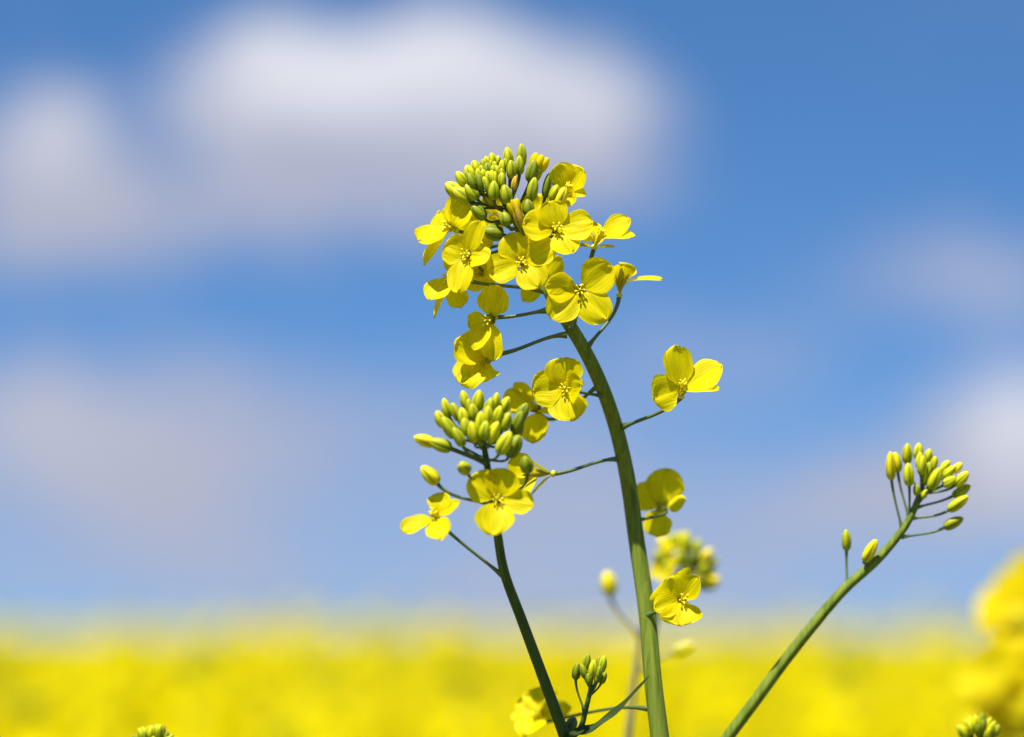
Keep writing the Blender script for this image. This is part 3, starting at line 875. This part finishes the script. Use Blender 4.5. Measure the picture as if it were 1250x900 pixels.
protos = [field_prototype(k) for k in range(7)]
frng = np.random.default_rng(77)
spots = []
tries = 0
while len(spots) < 290 and tries < 40000:
    tries += 1
    u = frng.random()
    y = math.sqrt(1.6 ** 2 + u * (7.6 ** 2 - 1.6 ** 2))
    x = frng.uniform(-1, 1) * (0.185 * y + 0.08)
    if all((x - a) ** 2 + (y - b) ** 2 > 0.115 ** 2 for a, b in spots):
        spots.append((x, y))
spots.sort(key=lambda s: s[1])
for i, (x, y) in enumerate(spots):
    top = 1.286 + 0.65 * undulate(x, y) + frng.normal(0, .018)
    top = min(top, 1.30 + 0.0105 * y)
    if y < 2.8:
        top = min(top, 1.30 - 0.012 * y)
    h = top / 1.20
    p = protos[i] if i < len(protos) else None
    if p is not None:
        p.location = (x, y, 0); p.rotation_euler = (0, 0, frng.uniform(0, 6.28)); p.scale = (1, 1, h)
    else:
        dup(protos[int(frng.integers(0, 7))], (x, y, 0), frng.uniform(0, 6.28), (frng.uniform(.9, 1.1), h))


# everything farther off and to either side: one uncountable mass
def mass():
    pts = []
    r = np.random.default_rng(9)
    for y0, y1, dens in ((1.7, 7.6, 24), (7.6, 16, 22), (16, 40, 9)):
        half = lambda y: 0.20 * y + 2.2
        n = int(dens * (half(y0) + half(y1)) * (y1 - y0))
        ys = r.uniform(y0, y1, n); xs = r.uniform(-1, 1, n) * (0.20 * ys + 2.2)
        keep = np.ones(n, bool) if y0 > 5 else np.abs(xs) > 0.185 * ys + 0.10
        pts.append(np.stack([xs[keep], ys[keep]], 1))
    pts = np.vstack(pts)
    VV = []; kinds = []
    tv = []
    for k in range(6):
        V = []; F = []
        rr = np.random.default_rng(40 + k)
        for b in range(4):
            an = b * 2.1 + rr.uniform(-.5, .5); sp = 0 if b == 0 else rr.uniform(.06, .12)
            top = np.array([math.cos(an) * sp, math.sin(an) * sp, 1.05 - (0 if b == 0 else rr.uniform(0, .14))])
            v, f = raceme_mesh(rr, 11, .15, .032, .016)
            V.append(v + top)
        # leaves and stem of the template as a few blades
        g = []
        for b in range(8):
            an = rr.uniform(0, 6.28); z0 = rr.uniform(.55, 1.0); L = rr.uniform(.10, .2)
            d = np.array([math.cos(an), math.sin(an), .25]); s = np.array([-math.sin(an), math.cos(an), 0]) * L * .14
            o = np.array([0, 0, z0]); g += [o - s * .3, o + d * L * .6 - s, o + d * L, o + d * L * .6 + s]
        for b in range(2):
            s = np.array([.005, 0, 0]) if b else np.array([0, .005, 0])
            g += [-s, s, s * .6 + [0, 0, 1.15], -s * .6 + [0, 0, 1.15]]
        tv.append((np.vstack(V), np.array(g)))
    Ys = []; Gs = []
    for (x, y) in pts:
        v, g = tv[int(r.integers(0, 6))]
        a = r.uniform(0, 6.28); ca, sa = math.cos(a), math.sin(a)
        R = np.array([[ca, -sa, 0], [sa, ca, 0], [0, 0, 1]])
        top = min(1.27 + .001 * y + undulate(x, y) * .6 + r.normal(0, .022), 1.305 + .0005 * y)
        h = top / 1.20
        o = np.array([x, y, 0])
        sc = np.array([1, 1, h])
        Ys.append((v @ R.T) * sc + o); Gs.append((g @ R.T) * sc + o)
    Y = np.vstack(Ys); G = np.vstack(Gs)
    V = np.vstack([Y, G])
    nq = len(V) // 4
    me = bpy.data.meshes.new('rapeseed_field')
    me.vertices.add(len(V)); me.vertices.foreach_set('co', V.astype(np.float32).ravel())
    me.loops.add(len(V)); me.loops.foreach_set('vertex_index', np.arange(len(V), dtype=np.int32))
    me.polygons.add(nq)
    me.polygons.foreach_set('loop_start', np.arange(0, len(V), 4, dtype=np.int32))
    me.polygons.foreach_set('material_index', np.concatenate([np.zeros(len(Y) // 4, np.int32), np.ones(len(G) // 4, np.int32)]))
    l = me.uv_layers.new(name='UVMap')
    l.data.foreach_set('uv', np.tile(np.array([.5, .5, .2, .8, .5, 1, .8, .8], np.float32), nq))
    me.update(calc_edges=True); me.validate()
    me.materials.append(M_BLOOM); me.materials.append(M_LEAF)
    o = bpy.data.objects.new('rapeseed_field', me)
    COL.objects.link(o)
    o['kind'] = 'stuff'; o['label'] = 'dense blurred mass of yellow rapeseed stretching away under the sky'; o['category'] = 'rapeseed field'
    return o


mass()


# the field beyond: canopy surface running to the skyline
def canopy():
    r = np.random.default_rng(5)
    V = []; F = []
    ys = 36 * (600 / 36.0) ** np.linspace(0, 1, 90)
    nx = 90
    for y in ys:
        half = 0.5 * y + 10
        for x in np.linspace(-half, half, nx):
            V.append((x, y, 1.22 + r.normal(0, .05) + .05 * math.sin(x * .9 + y * .3)))
    F = [(i * nx + j, i * nx + j + 1, (i + 1) * nx + j + 1, (i + 1) * nx + j) for i in range(len(ys) - 1) for j in range(nx - 1)]
    m, nt, N, L = new_mat('distant_bloom')
    tc = N.new('ShaderNodeTexCoord')
    n = noise(N, L, tc.outputs['Object'], 2.2, 5, 0.65)
    c = ramp(N, L, n.outputs['Fac'], [(0.30, (0.26, 0.25, 0.006)), (0.52, (0.56, 0.48, 0.003)), (0.7, (0.68, 0.57, 0.003))])
    p = N.new('ShaderNodeBsdfPrincipled'); L.new(c.outputs['Color'], p.inputs['Base Color']); p.inputs['Roughness'].default_value = .8
    o_ = N.new('ShaderNodeOutputMaterial'); L.new(p.outputs[0], o_.inputs['Surface'])
    me = mesh_of('distant_rapeseed_field', V, F)
    me.materials.append(m)
    o = bpy.data.objects.new('distant_rapeseed_field', me); COL.objects.link(o)
    o['kind'] = 'stuff'; o['label'] = 'far yellow rapeseed field meeting the sky at the horizon'; o['category'] = 'rapeseed field'


canopy()

# ground under the crop
m, nt, N, L = new_mat('field_soil')
tc = N.new('ShaderNodeTexCoord')
n = noise(N, L, tc.outputs['Object'], 6.0, 6, .6)
c = ramp(N, L, n.outputs['Fac'], [(.3, (.05, .06, .015)), (.55, (.11, .10, .035)), (.75, (.17, .12, .07))])
p = N.new('ShaderNodeBsdfPrincipled'); L.new(c.outputs['Color'], p.inputs['Base Color']); p.inputs['Roughness'].default_value = .9
o_ = N.new('ShaderNodeOutputMaterial'); L.new(p.outputs[0], o_.inputs['Surface'])
me = mesh_of('ground', [(-3000, -50, 0), (3000, -50, 0), (3000, 4000, 0), (-3000, 4000, 0)], [(0, 1, 2, 3)])
me.materials.append(m)
g = bpy.data.objects.new('ground', me); COL.objects.link(g); g['kind'] = 'structure'

# =================================================================== LIGHT AND SKY
TO_SUN = nrm(RT * -0.22 + UP * 0.88 - FW * 0.30)
EL = math.asin(TO_SUN[2]); AZ = math.atan2(TO_SUN[0], TO_SUN[1])
sun = bpy.data.lights.new('sun', 'SUN')
sun.energy = 5.0; sun.angle = math.radians(0.5); sun.color = (1.0, 0.95, 0.87)
so = bpy.data.objects.new('sun', sun); COL.objects.link(so)
so.rotation_euler = Vector(TO_SUN).to_track_quat('Z', 'Y').to_euler()
so.location = (-3, -3, 6)

world = bpy.data.worlds.new('World'); scene.world = world
world.use_nodes = True
nt = world.node_tree; N = nt.nodes; L = nt.links; N.clear()
sky = N.new('ShaderNodeTexSky'); sky.sky_type = 'NISHITA'; sky.sun_disc = False
sky.sun_elevation = EL; sky.sun_rotation = AZ
sky.altitude = 0; sky.air_density = 1.0; sky.dust_density = 0.2; sky.ozone_density = 3.0
tc = N.new('ShaderNodeTexCoord')
sep = N.new('ShaderNodeSeparateXYZ'); L.new(tc.outputs['Generated'], sep.inputs[0])
# clear deep-blue spring air: the pale band of the model's horizon is left below the skyline
lift = N.new('ShaderNodeVectorMath'); lift.operation = 'MULTIPLY_ADD'
lift.inputs[1].default_value = (1, 1, 1.35); lift.inputs[2].default_value = (0, 0, 0.13)
L.new(tc.outputs['Generated'], lift.inputs[0])
ln = N.new('ShaderNodeVectorMath'); ln.operation = 'NORMALIZE'
L.new(lift.outputs[0], ln.inputs[0]); L.new(ln.outputs[0], sky.inputs['Vector'])


def M(op, a, b=None, cval=None):
    n = N.new('ShaderNodeMath'); n.operation = op
    for i, v in enumerate((a, b, cval)):
        if v is None:
            continue
        if hasattr(v, 'links'):
            L.new(v, n.inputs[i])
        else:
            n.inputs[i].default_value = v
    return n.outputs[0]


az = M('ARCTAN2', sep.outputs['X'], sep.outputs['Y'])
el = M('ARCSINE', sep.outputs['Z'])
# wind-torn edges
cv = N.new('ShaderNodeCombineXYZ'); L.new(az, cv.inputs[0]); L.new(M('MULTIPLY', el, 1.6), cv.inputs[1])
w1 = noise(N, L, cv.outputs[0], 26.0, 5, .55)
w2 = noise(N, L, cv.outputs[0], 31.0, 5, .55); w2.noise_dimensions = '3D'
off = N.new('ShaderNodeVectorMath'); off.operation = 'ADD'; off.inputs[1].default_value = (5.3, 2.1, 7.7)
L.new(cv.outputs[0], off.inputs[0]); L.new(off.outputs[0], w2.inputs['Vector'])
azw = M('ADD', az, M('MULTIPLY', M('SUBTRACT', w1.outputs['Fac'], .5), .050))
elw = M('ADD', el, M('MULTIPLY', M('SUBTRACT', w2.outputs['Fac'], .5), .036))


def sky_dir(px, py):
    d = nrm(RT * (px - 625) / FPX + UP * (450 - py) / FPX + FW)
    return math.atan2(d[0], d[1]), math.asin(d[2])


def blob(px, py, sx, sy, amp, power=1.0):
    a0, e0 = sky_dir(px, py)
    x = M('MULTIPLY', M('SUBTRACT', azw, a0), FPX / sx)
    y = M('MULTIPLY', M('SUBTRACT', elw, e0), FPX / sy)
    q = M('ADD', M('MULTIPLY', x, x), M('MULTIPLY', y, y))
    if power != 1.0:
        q = M('POWER', q, power)
    return M('MULTIPLY', M('EXPONENT', M('MULTIPLY', q, -1.0)), amp)


def total(lst):
    s = None
    for b in lst:
        v = blob(*b)
        s = v if s is None else M('ADD', s, v)
    return s


# where there is cloud (x, y, half width, half height, density)
dens = total([
    (285, 110, 95, 75, .72, 2.0), (400, 85, 110, 72, .80, 2.0), (545, 88, 120, 78, .82, 2.0), (690, 135, 105, 85, .82, 2.0), (440, 190, 270, 85, .55, 1.6),
    (620, 215, 180, 75, .45, 1.3), (320, 265, 200, 55, .40),
    (70, 190, 95, 90, .66, 1.7), (10, 160, 80, 60, .3, 1.5), (120, 265, 170, 60, .50), (10, 290, 160, 55, .36),
    (60, 530, 210, 100, .70, 1.4), (250, 580, 210, 110, .56, 1.3), (160, 670, 230, 60, .42), (430, 500, 290, 60, .38), (680, 600, 190, 130, .52), (560, 670, 200, 70, .26),
    (850, 440, 160, 50, .34), (1170, 335, 140, 50, .60), (1240, 530, 100, 110, .85, 1.6), (1130, 600, 160, 70, .66), (960, 640, 230, 60, .48), (300, 735, 900, 45, .34), (1000, 735, 600, 45, .34)])
bright = total([(290, 95, 85, 60, .7), (400, 75, 100, 55, .85), (555, 80, 110, 70, .95), (710, 110, 75, 55, .65), (60, 165, 80, 55, .45), (1245, 515, 80, 80, .8), (60, 520, 150, 60, .14), (1200, 330, 80, 40, .15)])
w3 = noise(N, L, off.outputs[0], 19.0, 4, .5)
dens = M('MULTIPLY', dens, M('ADD', M('MULTIPLY', w3.outputs['Fac'], 1.3), .40))
# more clouds over the rest of the sky
wide = noise(N, L, cv.outputs[0], 3.2, 6, .6)
awayx = M('MULTIPLY', az, 2.6)
awayy = M('MULTIPLY', M('SUBTRACT', el, .09), 3.6)
away = M('SUBTRACT', 1.0, M('EXPONENT', M('MULTIPLY', M('POWER', M('ADD', M('MULTIPLY', awayx, awayx), M('MULTIPLY', awayy, awayy)), 2.0), -1.0)))
mr = N.new('ShaderNodeMapRange'); mr.inputs['From Min'].default_value = .52; mr.inputs['From Max'].default_value = .70
L.new(wide.outputs['Fac'], mr.inputs['Value'])
far = M('MULTIPLY', M('MULTIPLY', mr.outputs[0], away), M('GREATER_THAN', el, 0.0))
dens = M('MINIMUM', M('ADD', dens, M('MULTIPLY', far, .8)), .97)
bright = M('MINIMUM', M('ADD', bright, M('MULTIPLY', far, .6)), 1.0)
SKYK = 0.060
ccol = mixcol(N, L, bright, (3.95, 4.1, 5.2), (7.0, 7.1, 7.7))
tint = mixcol(N, L, 1.0, sky.outputs['Color'], (0.55, 0.90, 1.20), 'MULTIPLY')
fin = mixcol(N, L, dens, tint, ccol)
bg = N.new('ShaderNodeBackground'); bg.inputs['Strength'].default_value = SKYK
L.new(fin, bg.inputs['Color'])
ow = N.new('ShaderNodeOutputWorld'); L.new(bg.outputs[0], ow.inputs['Surface'])

# =================================================================== CAMERA
cd = bpy.data.cameras.new('camera'); co = bpy.data.objects.new('camera', cd); COL.objects.link(co)
co.location = CAM; co.rotation_euler = (PI / 2 + TH, 0, 0)
cd.lens = 100; cd.sensor_width = 36; cd.sensor_fit = 'HORIZONTAL'
cd.clip_start = 0.02; cd.clip_end = 8000
cd.dof.use_dof = True; cd.dof.focus_distance = DIST - 0.003
cd.dof.aperture_fstop = 5.3; cd.dof.aperture_blades = 0
scene.camera = co

scene.view_settings.view_transform = 'Standard'
scene.view_settings.look = 'None'
scene.view_settings.exposure = 0.95
scene.view_settings.gamma = 1.0
scene.view_settings.use_curve_mapping = False
scene.cycles.use_denoising = True
scene.cycles.max_bounces = 8
scene.cycles.transmission_bounces = 6
